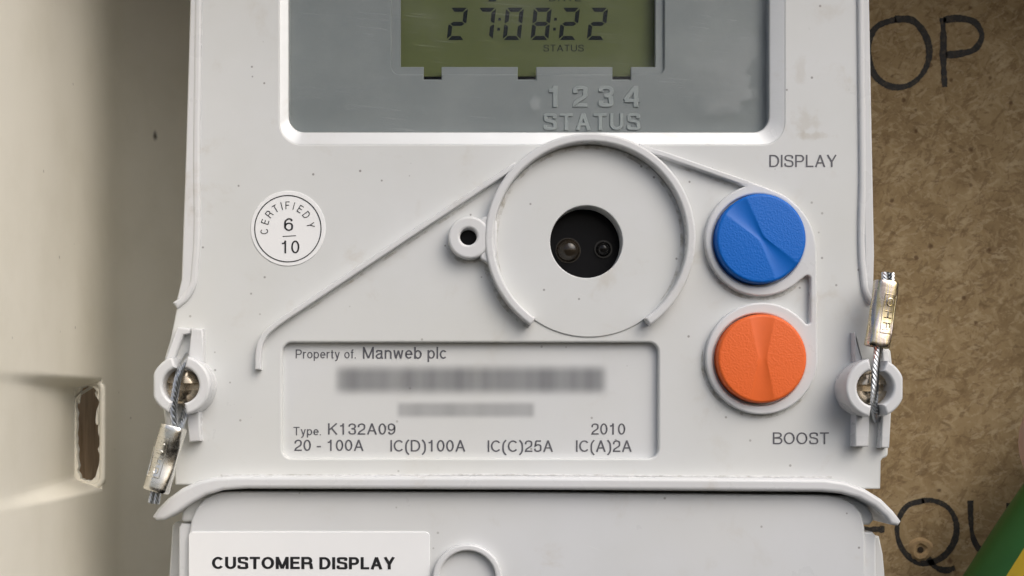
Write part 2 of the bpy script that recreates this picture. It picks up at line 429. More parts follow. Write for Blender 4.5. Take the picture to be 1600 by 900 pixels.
def glyph(ch, w):
    h = w / 2; T = 100 - h; B = h; X = 73 - h   # X: x-height centre line
    c = lambda p: smooth(p, 6)
    if ch == 'A': return 68, [[(h * .9, 0), (34, 99)], [(68 - h * .9, 0), (34, 99)], [(14, 34), (54, 34)]]
    if ch == 'B':
        return 62, [[(h, 0), (h, 100)], [(h, T), (34, T)] + el(36, 76, 19, T - 76, 90, -90) + [(h, 52)],
                    [(h, 52), (38, 52)] + el(39, (52 + B) / 2, 23 - h + 3, (52 - B) / 2, 90, -90) + [(h, B)]]
    if ch == 'C': return 68, [el(36, 50, 36 - h, T - 50, 40, 320)]
    if ch == 'D': return 66, [[(h, 0), (h, 100)], [(h, T), (30, T)] + el(30, 50, 36 - h, T - 50, 90, -90) + [(h, B)]]
    if ch == 'E': return 56, [[(h, 0), (h, 100)], [(h, T), (55, T)], [(h, 52), (51, 52)], [(h, B), (56, B)]]
    if ch == 'F': return 53, [[(h, 0), (h, 100)], [(h, T), (53, T)], [(h, 51), (47, 51)]]
    if ch == 'H': return 64, [[(h, 0), (h, 100)], [(64 - h, 0), (64 - h, 100)], [(h, 52), (64 - h, 52)]]
    if ch == 'I': return w, [[(h, 0), (h, 100)]]
    if ch == 'K': return 65, [[(h, 0), (h, 100)], [(60, 100), (h, 38)], [(24, 58), (61, 0)]]
    if ch == 'L': return 50, [[(h, 0), (h, 100)], [(h, B), (50, B)]]
    if ch == 'M': return 76, [[(h, 0), (h, 100)], [(76 - h, 0), (76 - h, 100)], [(h, 98), (38, 4)], [(76 - h, 98), (38, 4)]]
    if ch == 'O': return 74, [el(37, 50, 37 - h, T - 50, 0, 360, 40)]
    if ch == 'P': return 60, [[(h, 0), (h, 100)], [(h, T), (34, T)] + el(35, (T + 45) / 2, 25 - h, (T - 45) / 2, 90, -90) + [(h, 45)]]
    if ch == 'Q': return 74, [el(37, 50, 37 - h, T - 50, 0, 360, 40), [(42, 26), (70, 0)]]
    if ch == 'R': return 66, [[(h, 0), (h, 100)], [(h, T), (36, T)] + el(38, (T + 48) / 2, 24 - h + 2, (T - 48) / 2, 90, -90) + [(h, 48)],
                              c([(40, 48), (54, 42), (57, 28), (59, 8), (62, 0)])]
    if ch == 'S': return 62, [c([(62 - h - 2, 70), (53, 88), (31, T), (10, 87), (h + 2, 73), (12, 60), (31, 53), (51, 45), (62 - h, 28), (53, 11), (31, B), (9, 12), (h, 31)])]
    if ch == 'T': return 60, [[(30, 0), (30, 100)], [(0, T), (60, T)]]
    if ch == 'U': return 64, [[(h, 100), (h, 36)] + el(32, 34, 32 - h, 34 - h, 180, 360) + [(64 - h, 36), (64 - h, 100)]]
    if ch == 'Y': return 64, [[(h * .8, 100), (32, 42)], [(64 - h * .8, 100), (32, 42)], [(32, 46), (32, 0)]]
    if ch == 'a': return 52, [c([(h + 2, 52), (12, 68), (26, X), (40, 66), (42, 52)]) + [(42, 14), (46, 4), (52, 3)], c([(42, 43), (20, 38), (h, 22), (18, B - 1), (35, 9), (42, 24)])]
    if ch == 'b': return 52, [[(h, 0), (h, 100)], el(26, 36.5, 26 - h, X - 36.5, 0, 360, 30)]
    if ch == 'c': return 49, [el(26, 36.5, 26 - h, X - 36.5, 42, 318)]
    if ch == 'e': return 52, [[(h, 38), (52 - h, 38)] + el(26, 37, 26 - h, X - 37, 2, 318)]
    if ch == 'f': return 28, [[(13, 0), (13, 82)] + c([(13, 82), (16, 93), (28, 95)])[1:], [(0, X), (27, X)]]
    if ch == 'l': return w, [[(h, 0), (h, 100)]]
    if ch == 'n': return 48, [[(h, 0), (h, 73)], [(h, 44)] + el(24, 47, 24 - h, X - 47, 170, 0) + [(48 - h, 0)]]
    if ch == 'o': return 53, [el(26.5, 36.5, 26.5 - h, X - 36.5, 0, 360, 30)]
    if ch == 'p': return 52, [[(h, -28), (h, 73)], el(26, 36.5, 26 - h, X - 36.5, 0, 360, 30)]
    if ch == 'r': return 30, [[(h, 0), (h, 73)], c([(h, 44), (11, 60), (20, 66), (30, 66)])]
    if ch == 't': return 27, [[(13, 93), (13, 16)] + c([(13, 16), (16, 6), (27, 5)])[1:], [(0, X), (26, X)]]
    if ch == 'w': return 70, [[(h, 73), (18, 2)], [(18, 2), (35, 70)], [(35, 70), (52, 2)], [(52, 2), (70 - h, 73)]]
    if ch == 'y': return 50, [[(h, 73), (26, 2)], c([(50 - h, 73), (28, 8), (22, -14), (16, -23), (4, -24)])]
    if ch == '0': return 53, [el(26.5, 50, 26.5 - h, T - 50, 0, 360, 40)]
    if ch == '1': return 53, [[(29, 0), (29, 100)], c([(29, 96), (25, 84), (18, 78), (7, 77)])]
    if ch == '2': return 53, [c([(h, 66), (9, 85), (26, T), (44, 87), (53 - h, 70), (44, 52), (24, 34), (10, 20), (h, B)]) + [(53, B)]]
    if ch == '3': return 53, [c([(h, 72), (10, 87), (26, T), (43, 87), (48, 74), (42, 59), (22, 53)]), c([(22, 53), (41, 49), (53 - h, 29), (44, 11), (26, B), (9, 12), (h, 30)])]
    if ch == '4': return 55, [[(42, 0), (42, 100)], [(42, 96), (4, 33)], [(2, 30), (55, 30)]]
    if ch == '5': return 53, [c([(h, 28), (10, 11), (25, B), (45, 14), (53 - h, 34), (44, 55), (27, 62), (9, 52)]) + [(14, T)], [(13, T), (49, T)]]
    if ch == '6': return 53, [c([(53 - h - 2, 76), (42, 90), (28, T), (12, 82), (h, 48), (10, 18), (27, B), (44, 13), (53 - h, 32), (44, 53), (28, 60), (12, 50), (h + 1, 34)])]
    if ch == '7': return 53, [[(0, T), (53 - h, T)], c([(52 - h, T), (34, 66), (23, 34), (18, 0)])]
    if ch == '8': return 53, [el(26.5, 75, 22 - h + 1, T - 75, 0, 360, 30), el(26.5, 28, 26.5 - h, 28 - h, 0, 360, 30)]
    if ch == '9': return 53, [[(53 - a, 100 - b) for a, b in s] for s in glyph('6', w)[1]]
    if ch == '(': return 28, [c([(26, 102), (12, 80), (h, 38), (12, -6), (26, -27)])]
    if ch == ')': return 28, [c([(2, 102), (16, 80), (28 - h, 38), (16, -6), (2, -27)])]
    if ch == '.': return w, [[(h, 0), (h, w)]]
    if ch == '-': return 30, [[(0, 38), (30, 38)]]
    return 28, []

def strokes(text, w=12.5, gap=11):
    out = []; x = 0
    for ch in text:
        if ch == ' ': x += 30; continue
        adv, st = glyph(ch, w)
        out.append([[(x + a, b) for a, b in s] for s in st]); x += adv + gap
    return x - gap, out

def lettering(text, x0, x1, ytop, ybase, d, mat, parent, w=12.5, gap=11, warp=None, name='lettering', thick=0.0, label=None):
    """print text between x0 and x1, caps from ytop to ybase, on the surface at depth d"""
    tot, gl = strokes(text, w, gap)
    sx = (x1 - x0) / tot; sy = (ybase - ytop) / 100.0
    verts, faces = [], []
    for g in gl:
        for s in g:
            if len(s) < 2: continue
            closed = (Vector(s[0]) - Vector(s[-1])).length < .01
            if closed: s = s + [s[1]]
            o = ribbon(s, w * .85 if thick else w); ob_ = ribbon(s, w * 1.15); n = len(s); d += .013
            b = len(verts)
            for (a, c) in o:
                p = (x0 + a * sx, ybase - c * sy)
                if warp: p = warp(*p)
                verts.append(W(p[0], p[1], d))
            for i in range(n - 1): faces.append((b + i, b + i + 1, b + 2 * n - 2 - i, b + 2 * n - 1 - i))
            if thick:
                n2 = len(verts) - b
                for (a, c) in ob_:
                    p = (x0 + a * sx, ybase - c * sy)
                    if warp: p = warp(*p)
                    verts.append(W(p[0], p[1], d - thick))
                for i in range(n2): faces.append((b + i, b + (i + 1) % n2, b + n2 + (i + 1) % n2, b + n2 + i))
    return add(name, fix_normals(mesh(verts, faces)), mat.m, parent, label)

# ================================================================== THE SETTING: moulded box, back board
box = thing('meter_box', 'cream moulded plastic meter box with torn cable knockout in its side wall', 'meter box', W(90, 1300, -520))
WX, RX = 90.0, 41.0                          # side wall and floor of its cable recess
RT, RB, RD = 591.0, 776.0, -246.0            # recess top, bottom and end
BACK = -520.0
TOPY, BOTY = -560.0, 1900.0
FRONT = 400.0
prof = [(WX - (max(d, 0) * .02), d) for d in (FRONT, 300, 120, 0, RD + 4)]       # front edge -> end of recess
fil = [(WX + 190 - 190 * math.cos(a), -330 - 190 * math.sin(a)) for a in [i * PI / 20 for i in range(11)]]
prof2 = [(WX, RD + 4), (WX, -290)] + fil + [(900, BACK), (2440, BACK)]
def strip(pr, ys):
    v = [W(x, y, d) for y in ys for x, d in pr]; n = len(pr); f = []
    for i in range(len(ys) - 1):
        for j in range(n - 1): f.append((i * n + j, i * n + j + 1, (i + 1) * n + j + 1, (i + 1) * n + j))
    return mesh(v, f)
# rounded transition from wall to recess, above and below; the recess tapers out towards the front
def wall_front():
    ds = [FRONT, 350, 300, 200, 120, 40, -40, -120, -180, RD]
    ys = [TOPY, 100, 400, RT - 40, RT - 10, RT - 6, RT - 3, RT, RT + 4, RT + 8, RT + 12, RT + 16, RT + 24, 640, 700, RB - 24, RB - 16, RB - 12, RB - 8, RB - 4, RB, RB + 3, RB + 6, RB + 10, RB + 40, 1000, BOTY]
    v, f = [], []
    for y in ys:
        for d in ds:
            t = min(max((y - (RT - 6)) / 22, 0), 1) * min(max(((RB + 6) - y) / 22, 0), 1)
            t = t * t * (3 - 2 * t)
            k = min(1.0, max(0.05, (260 - d) / 500)) ** 1.3
            v.append(W(WX - t * (WX - RX) * k, y, d))
    n = len(ds)
    for i in range(len(ys) - 1):
        for j in range(n - 1): f.append((i * n + j, i * n + j + 1, (i + 1) * n + j + 1, (i + 1) * n + j))
    return mesh(v, f)
side = add('side_wall', wall_front(), m_grp.m, box, sharp=170)
add('back_panel', strip([(WX, RD)] + prof2[1:], [TOPY, 200, RT, RB, 1200, BOTY]), m_grp.m, box, sharp=60)
# end wall of the recess, with the knockout broken out of it
ex0, ex1 = RX - 2, WX + 1
def ragged(n=60):
    cx, cy, rx, ry = 64, (RT + RB) / 2 - 1, 20.5, 84
    out = []
    for i in range(n):
        a = 2 * PI * i / n
        p = 3.6
        c_, s_ = math.cos(a), math.sin(a)
        r = (abs(c_) ** p + abs(s_) ** p) ** (-1 / p)
        j = 1 + random.uniform(-.03, .02)
        out.append((cx + rx * r * c_ + random.uniform(-3.2, 2.4), cy - ry * r * s_ * j))
    return out
hole = ragged()
plate('knockout_wall', [rrect(0, RT - 60, WX - .3, RB + 60, 1), hole], RD - 16, RD - .5, m_grp.m, box, bev=1)
# rounded white lip round the end of the recess, standing a little proud
lip_path = [(WX - 26, RT + 1), (WX - 14, RT + 1)] + arc(WX - 14, RT + 15, 14, 85, 5, 7) + arc(WX - 19, RB - 18, 19, 0, -85, 8) + [(WX - 24, RB + 1)]
plate('knockout_lip', [ribbon(lip_path, 10)], RD - 14, RD + 4, m_grp.m, box, bev=4.4, res=3)
# flakes of the broken skin
for (x, y, w_, h_) in ((79, 655, 5, 20), (46, 618, 4, 12), (78, 612, 4, 8)):
    pts = smooth([(x + w_ * math.cos(a) * random.uniform(.5, 1), y + h_ * math.sin(a) * random.uniform(.6, 1)) for a in [i * 2 * PI / 9 for i in range(9)]], 2, True)
    plate('skin_flake', [pts], RD - 12, RD - 6, m_grp.m, box, bev=.8)
# the top of the box, above the picture
def slab(name, x0, x1, y0, y1, d0, d1, mat, parent, bev=4):
    return plate(name, [rrect(x0, y0, x1, y1, min(8, abs(x1 - x0) / 3, abs(y1 - y0) / 3), 3)], d0, d1, mat, parent, bev=bev)
slab('right_wall', 2430, 2460, TOPY, BOTY, BACK - 12, FRONT, m_grp.m, box)
slab('top_wall', 60, 2500, TOPY - 30, TOPY, BACK - 10, FRONT, m_grp.m, box)

batten = slab('wooden_batten', -40, 78, 480, 900, RD - 200, RD - 125, m_wood.m, None)
tag(batten, 'pale brown pine batten seen through the torn slot in the box wall', 'batten')

BD = -450.0                                   # face of the board
board = thing('backboard', 'brown raw chipboard backboard with marker pen capitals behind the meter', 'board', W(1400, 1500, BACK))
slab('chipboard', 450, 2415, -545, 1700, BACK + .5, BD, m_board.m, board)
def marker(path, w0, parent=board):
    p = [U(q, BD) for q in smooth(path, 12)]
    k = random.random() * 9
    out = ribbon(p, lambda t: w0 * 1.24 * (1 + .16 * math.sin(9 * t + k) + .08 * math.sin(23 * t + 2 * k) + random.uniform(-.11, .11)))
    n = len(p)
    me = mesh([W(x, y, BD + .6) for x, y in out], [(i, i + 1, 2 * n - 2 - i, 2 * n - 1 - i) for i in range(n - 1)])
    return me
def mark(paths, w0):
    return add('marker_letter', fix_normals(join([marker(p, w0) for p in paths])), m_marker.m, board)
mark([[(1398, 30), (1425, 32), (1444, 52), (1452, 84), (1442, 114), (1418, 134), (1395, 136), (1372, 124), (1358, 98), (1356, 66), (1370, 42), (1400, 30)]], 10)
mark([[(1473, 28), (1474, 60), (1474, 100), (1476, 136)], [(1474, 31), (1500, 29), (1524, 36), (1534, 56), (1524, 76), (1500, 84), (1478, 86)]], 10)
mark([[(1444, 782), (1418, 790), (1403, 815), (1404, 845), (1418, 868), (1440, 880), (1470, 872), (1490, 848), (1494, 818), (1482, 794), (1456, 782), (1440, 782)], [(1450, 872), (1462, 886), (1478, 891), (1492, 887)]], 9)
mark([[(1516, 782), (1517, 815), (1521, 842), (1532, 860), (1555, 868), (1572, 850), (1576, 786)]], 9)
mark([[(1334, 828), (1358, 827), (1382, 827)], [(1330, 784), (1331, 872)]], 9)
# broken-out screw hole in the board
def burr(cx, cy, r):
    rings = []
    for rr, dd in ((1.45, .3), (1.1, 5), (.75, 4.5), (.42, -2), (.36, -22)):
        rings.append([W(*U((cx + r * rr * (1 + .16 * math.sin(3 * a + rr * 2) + random.uniform(-.06, .06)) * math.cos(a), cy + r * rr * (1 + random.uniform(-.08, .08)) * math.sin(a)), BD), BD + dd + random.uniform(-1, 1) * (dd > 1)) for a in [2 * PI * j / 22 for j in range(22)]])
    return loft(rings)
m_burr = simple('torn chipboard', (.42, .29, .15), .9, var=.45, size=7, bump=.6)
add('screw_hole', burr(1438, 858, 13), m_burr.m, board)
m_hole = simple('hole darkness', (.03, .02, .012), .9)
add('screw_hole_core', mesh([W(*U((1438 + 5 * math.cos(a), 859 + 5 * math.sin(a)), BD), BD + 1.2) for a in [2 * PI * j / 14 for j in range(14)]], [tuple(range(14))]), m_hole.m, board)

# ================================================================== THE METER
meter = thing('electricity_meter', 'pale grey plastic electricity meter with clear display window and two round push buttons', 'electricity meter', W(820, 1100, BD))
# body behind the front cover
base_out = [(318, -420), (1338, -420), (1346, 400), (1352, 760), (1352, 1300), (290, 1300), (290, 760), (302, 420)]
plate('rear_case', [base_out, rrect(470, -200, 1180, 195, 10), circle(917, 378, 62)], BD + 1, -62, m_shell.m, meter, bev=4)
face = ([(299, -430), (1357, -430), (1358, 0), (1362, 200), (1366, 400), (1364, 470), (1366, 520), (1392, 548)]
        + [(1398, 600), (1391, 650), (1389, 680), (1388, 706)] + arc(1380, 708, 8, 0, -90, 4) + [(1377, 720), (1376, 764)]
        + [(273, 758), (272, 720), (262, 690), (256, 650), (250, 600), (258, 556), (266, 530), (276, 480), (283, 440), (290, 240), (297, 0)])
WIN = (438, -215, 1225, 225)
pocket = rrect(441, 535, 1029, 716, 15)
plate('front_cover', [face, rrect(*WIN, 34), circle(916, 378, 57), pocket], -40, 0, m_shell.m, meter, bev=3)
# window surround: slopes from the face down to the clear window
def bezel(o, i, d0, d1):
    return loft([[W(x, y, d) for x, y in lp] for lp, d in ((o, d0), ([(a + (c - a) * .12, b + (e - b) * .12) for (a, b), (c, e) in zip(o, i)], d0 - .6), ([(a + (c - a) * .94, b + (e - b) * .94) for (a, b), (c, e) in zip(o, i)], d1 + .8), (i, d1 - 1), (i, d1 - 26))])
add('window_bezel', bezel(rrect(WIN[0] - 1, WIN[1] - 1, WIN[2] + 1, WIN[3] + 1, 35, 10), rrect(450, -190, 1204, 205, 25, 10), -.4, -7.6), m_bezel.m, meter, sharp=9)
# window: mask, screen, clear sheet
def notched(x0, y1, y2, r):
    pts = [(x0, -140), (x0, y1 - r)] + arc(x0 + r, y1 - r, r, 180, 270, 5)
    for a, b in ((662, 690), (809, 838), (957, 986)):
        pts += [(a, y1), (a, y2), (b, y2), (b, y1)]
    x1 = 2 * 825 - x0
    pts += arc(x1 - r, y1 - r, r, 270, 360, 5) + [(x1, -140)]
    return pts
mask = plate('display_mask', [rrect(444, -208, 1212, 214, 22), UL(notched(612, 116, 124.5, 12), -28)], -36, -28, m_mask.m, meter, bev=1.8)
plate('inner_frame', [rrect(560, -170, 1090, 150, 4), UL(notched(626, 104.5, 124, .8), -34)], -44, -34, m_mask.m, mask, bev=.8)
plate('dark_backing', [rrect(500, -170, 1150, 170, 4)], -66, -58, m_black.m, mask, bev=1)
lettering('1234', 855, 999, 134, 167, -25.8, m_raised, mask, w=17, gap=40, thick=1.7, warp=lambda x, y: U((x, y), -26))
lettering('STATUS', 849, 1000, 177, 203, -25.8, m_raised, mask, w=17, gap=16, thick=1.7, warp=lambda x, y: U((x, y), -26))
LD = -54.0
lcd = plate('display_screen', [UL([(600, -150), (1050, -150), (1050, 119.5), (600, 119.5)], LD)], LD - 3, LD, m_lcd.m, meter, bev=.3)
# seven-segment digits, leaning
def seg7(x, y0, y1, on, wd=28.0, t=6.4, lean=5.5):
    H = y1 - y0; v = []; f = []
    def q(a, b): return W(*U((x + a + lean * (1 - b / H) - lean / 2, y0 + b), LD + .4), LD + .4)
    g = .9; m = H / 2
    segs = {'a': [(1 + g, 0), (wd - 1 - g, 0), (wd - t - g, t), (t + g, t)],
            'g': [(2 + g, m), (t + g, m - t / 2), (wd - t - g, m - t / 2), (wd - 2 - g, m), (wd - t - g, m + t / 2), (t + g, m + t / 2)],
            'd': [(t + g, H - t), (wd - t - g, H - t), (wd - 1 - g, H), (1 + g, H)],
            'f': [(0, 1 + g), (t, t + g), (t, m - t / 2 - g), (1.5, m - g), (0, m - 2)],
            'b': [(wd, 1 + g), (wd, m - 2), (wd - 1.5, m - g), (wd - t, m - t / 2 - g), (wd - t, t + g)],
            'e': [(0, m + 2), (1.5, m + g), (t, m + t / 2 + g), (t, H - t - g), (0, H - 1 - g)],
            'c': [(wd, m + 2), (wd, H - 1 - g), (wd - t, H - t - g), (wd - t, m + t / 2 + g), (wd - 1.5, m + g)]}
    for s in on:
        b = len(v); v += [q(*p) for p in segs[s]]; f.append(tuple(range(b, len(v))))
    return fix_normals(mesh(v, f))
SEG = {'2': 'abged', '7': 'abc', '0': 'abcdef', '8': 'abcdefg'}
for ch, xx in zip('270822', (700.7, 744.5, 788, 831.5, 875.5, 919.5)):
    add('digit', seg7(xx, 12, 62.5, SEG[ch]), m_seg.m, lcd)
for xx in (780, 867.2):
    v, f = [], []
    for yy, dx in ((30, .7), (45.5, -.8)):
        b = len(v); v += [W(*U((xx + dx + a, yy + c2), LD + .4), LD + .4) for a, c2 in ((-2, -2.2), (2.3, -2.2), (2, 2.3), (-2.3, 2.3))]; f.append((b, b + 1, b + 2, b + 3))
    add('colon', fix_normals(mesh(v, f)), m_seg.m, lcd)
def lcdtext(t, x0, x1, y0, y1):
    lettering(t, x0, x1, y0, y1, LD + .4, m_seg, lcd, w=10, gap=14, warp=lambda x, y: U((x, y), LD))
lcdtext('STATUS', 849, 912, 70, 80.5)
lcdtext('DATE', 858, 908, -8.5, 2.2)
v = [W(*U(p, LD), LD + .4) for p in ((764, -3), (776, -3), (775, 2.5), (763, 2.5))]
add('digit', mesh(v, [(0, 1, 2, 3)]), m_seg.m, lcd)
plate('clear_window', [rrect(446, -200, 1208, 209, 25)], -19, -14, m_clear.m, meter, bev=.6)

# side ribs of the cover
plate('edge_rib', [ribbon([(311, -425), (310.5, 0)] + smooth([(307.5, 240), (304.5, 420), (301, 446), (290, 465), (274, 478)], 6), 12)], -20, 5.5, m_rib.m, meter, bev=4.2, res=3)
plate('edge_rib', [ribbon([(1343.5, -425), (1344, 0)] + smooth([(1347, 260), (1349, 435), (1352, 455), (1362, 474)], 6), 11)], -20, 5.5, m_rib.m, meter, bev=4.2, res=3)

plate('edge_rim', [[(298, -425), (312, -425), (311, 0), (308, 240), (305, 425), (300, 448), (289, 464), (277, 472), (277, 468), (284.5, 436), (291, 240), (298, 0)]], -24, 4, m_rib.m, meter, bev=2.5)
plate('edge_rim', [[(1343, -425), (1356.5, -425), (1357.2, 0), (1361, 200), (1365, 400), (1363, 470), (1356, 462), (1350, 438), (1347, 260), (1344, 0)]], -24, 4, m_rib.m, meter, bev=2.5)
# optical port: ring open at the bottom, disc, lug, sensor well
port = plate('optical_port_ring', [ribbon(arc(920, 375.5, 156, 235.5, -55.5, 110), 13.5)], -24, 24, m_rib.m, meter, bev=3.4, res=3)
plate('port_disc', [circle(920, 377, 150, 110), circle(916, 378, 56.5)], -6, 2.2, m_shell.m, meter, bev=1.5)
plate('port_lug', [circle(733, 374, 33), circle(731.5, 372.5, 13)], -12, 22, m_rib.m, meter, bev=4, res=3)
plate('port_lug_web', [[(748, 345), (766, 338), (776, 350), (776, 400), (768, 418), (750, 406)]], -12, 20, m_rib.m, meter, bev=3)
plate('lug_hole', [circle(731.5, 372.5, 14)], -14, 1, m_black.m, meter, bev=1)
well = plate('sensor_well', [circle(917, 379, 66)], -60, -42, m_black.m, meter, bev=2)
def dome(cx, cy, d, r, hgt, n=28, m=8, flange=1.3):
    rings = [[W(cx + r * flange * math.cos(a), cy + r * flange * math.sin(a), d) for a in [2 * PI * j / n for j in range(n)]],
             [W(cx + r * flange * math.cos(a), cy + r * flange * math.sin(a), d + 3) for a in [2 * PI * j / n for j in range(n)]]]
    for i in range(m):
        t = i / (m - .5) * PI / 2
        rings.append([W(cx + r * math.cos(t) * math.cos(a), cy + r * math.cos(t) * math.sin(a), d + 3 + hgt * math.sin(t)) for a in [2 * PI * j / n for j in range(n)]])
    return loft(rings, cap1=True)
add('infrared_diode', dome(*U((888, 391), -36), -42, 19, 16, flange=1.06), m_lens.m, well)
add('infrared_diode', dome(*U((943, 389), -36), -42, 12, 12, flange=1.2), m_led.m, well)

# thin moulded ribs on the face
plate('moulded_rib', [ribbon(smooth([(806, 259), (770, 283), (700, 329), (600, 395.5), (500, 462), (446, 498)], 2) + smooth([(432, 508), (416, 523), (408, 539), (405.5, 556), (405, 578)], 5), 9)], -10, 14, m_rib.m, meter, bev=2.3, res=3)
plate('moulded_rib', [ribbon([(996, 231), (1040, 245), (1100, 266), (1168, 289.6)], 9)], -10, 12.3, m_rib.m, meter, bev=2.3, res=3)
# raised surround that joins the two button collars
BX, BY, OX, OY = 1186.5, 376.5, 1187.5, 560.5
sur = ([(1150, 279)] + smooth([(1196, 295), (1226, 309), (1250, 331), (1266, 358), (1272, 386), (1273, 420)], 5)
       + [(1273.5, 480), (1274, 545)] + arc(OX, OY, 87, 5, -318, 90)
       + arc(1258, 502, 5, -110, 0, 5) + arc(1258, 437, 5, 0, 110, 5)
       + arc(BX, BY, 87, -46, -252, 70) + [(1150, 289)])
plate('button_surround', [sur, circle(*U((1184.8, 375.3), 12), 71.8), circle(*U((1186, 562), 12), 71.6)], -12, 12, m_rib.m, meter, bev=3, res=3)
plate('button_well', [circle(1188, 374.5, 80)], -14, -6, m_black.m, meter, bev=1)
plate('button_well', [circle(1189, 561, 80)], -14, -6, m_black.m, meter, bev=1)

def button(name, cx, cy, r, ang, mats, label, w0, k, depth, dtop=26.0):
    cx, cy = U((cx, cy), dtop - 6); r = r * (D - dtop + 6) / D
    n, m = 200, 56
    ca, sa = math.cos(math.radians(ang)), math.sin(math.radians(ang))
    verts, faces, mi = [], [], []
    def hgt(x, y):
        a = x * ca - y * sa; b = x * sa + y * ca       # a along the groove
        aa = math.sqrt(a * a + 9); w_ = w0 + k * aa
        t = abs(b) / w_
        g = depth * (1 - t * t) * (.6 + .4 * aa / r) if t < 1 else 0.0
        rr = math.hypot(x, y) / r
        edge = 3.5 * max(0, (rr - .94) / .06) ** 2.2
        return dtop + 2.0 * (1 - rr * rr) - g - edge, t < 1.0
    verts.append(W(cx, cy, hgt(0, 0)[0]))
    for i in range(1, m + 1):
        rad = r * (i / m) ** .9
        for j in range(n):
            a = 2 * PI * j / n; x, y = rad * math.cos(a), rad * math.sin(a)
            verts.append(W(cx + x, cy + y, hgt(x, y)[0]))
    for j in range(n):
        a = 2 * PI * j / n
        verts.append(W(cx + r * 1.0 * math.cos(a), cy + r * math.sin(a), -10))
    def mat_at(i, j):
        rad = r * ((i + .5) / m) ** .9; a = 2 * PI * (j + .5) / n
        return 1 if hgt(rad * math.cos(a), rad * math.sin(a))[1] else 0
    for j in range(n): faces.append((0, 1 + j, 1 + (j + 1) % n)); mi.append(1)
    for i in range(1, m + 1):
        for j in range(n):
            a0 = 1 + (i - 1) * n + j; a1 = 1 + (i - 1) * n + (j + 1) % n
            faces.append((a0, a0 + n, a1 + n, a1)); mi.append(mat_at(i, j) if i < m else 0)
    me = mesh(verts, faces)
    for p, q in zip(me.polygons, mi): p.material_index = q
    fix_normals(me)
    return add(name, me, mats, meter, label, sharp=40)
button('push_button', 1188, 373.5, 70, -52, m_blue, 'round blue push button with diagonal finger groove', 4, .26, 2.8)
button('push_button', 1189.5, 560.5, 69.5, -90, m_orange, 'round orange push button with upright finger groove', 6, .21, 2.4)

# data pocket with print
pk = plate('data_panel', [rrect(434, 528, 1036, 723, 15)], -36, -13, m_pocket.m, meter, bev=1)
PD = -12.6
def pk_text(t, x0, x1, y0, y1, gap=11, w=11.5):
    lettering(t, x0, x1, y0, y1, PD, m_ink, pk, w=w, gap=gap, warp=lambda x, y: U((x, y), PD))
pk_text('Property', 462, 531, 546, 560); pk_text('of.', 538, 556, 546, 560)
pk_text('Manweb', 567, 659, 542, 560.5); pk_text('plc', 668, 698, 542, 560.5)
pk_text('Type.', 458.5, 501.5, 667, 680); pk_text('K132A09', 512.5, 618, 661.5, 679)
pk_text('2010', 924, 977, 661.5, 679)
pk_text('20 - 100A', 460, 568, 687, 704.5); pk_text('IC(D)100A', 610, 727, 687.5, 705.5)
pk_text('IC(C)25A', 762, 864, 688, 706); pk_text('IC(A)2A', 900, 987, 688, 706)
# the bar code and its number: soft grey, unreadable
def soft_print(name, x0, x1, y0, y1, bars, soft, strength):
    M = Mat(name, (.64, .65, .66), .4)
    x, y, d = M.xyz()
    k = lambda v, a, b: M.math('MULTIPLY', M.smin(v, a - soft, a + soft), M.smin(v, b + soft, b - soft))
    box_ = M.math('MULTIPLY', k(x, x0, x1), k(y, y0, y1))
    n = M.noise(bars, 1.5, .5, vec=M.mapped((1, 0, 0)))
    fac = M.math('MULTIPLY', box_, M.ramp(n, [(.35, strength * .72), (.65, strength)]))
    ink = M.new('ShaderNodeBsdfDiffuse'); ink.inputs[0].default_value = (.13, .135, .15, 1)
    clr = M.new('ShaderNodeBsdfTransparent'); mx = M.new('ShaderNodeMixShader')
    M.l.new(fac, mx.inputs[0]); M.l.new(clr.outputs[0], mx.inputs[1]); M.l.new(ink.outputs[0], mx.inputs[2])
    M.l.new(mx.outputs[0], M.n['Material Output'].inputs[0])
    return M
for (a, b, c2, e, nm, bars, soft, st) in ((524, 948, 562, 624, 'faded bar code print', 34, 11, .52), (618, 838, 625, 657, 'faded number print', 40, 6, .30)):
    (X0, Y0), (X1, Y1) = U((a, c2), PD), U((b, e), PD)
    mt = soft_print(nm, X0 + 4, X1 - 4, Y0 + (13 if c2 < 600 else 5), Y1 - (12 if c2 < 600 else 6), bars, soft, st)
    g = 14
    g2 = 0.5
    dz = PD - .2 if c2 < 600 else PD - .1
    v = [W(x, y, dz) for x, y in ((X0 - g, Y0 - g2), (X1 + g, Y0 - g2), (X1 + g, Y1 + g2), (X0 - g, Y1 + g2))]
    add('bar_code' if c2 < 600 else 'serial_number', mesh(v, [(0, 1, 2, 3)]), mt.m, pk)

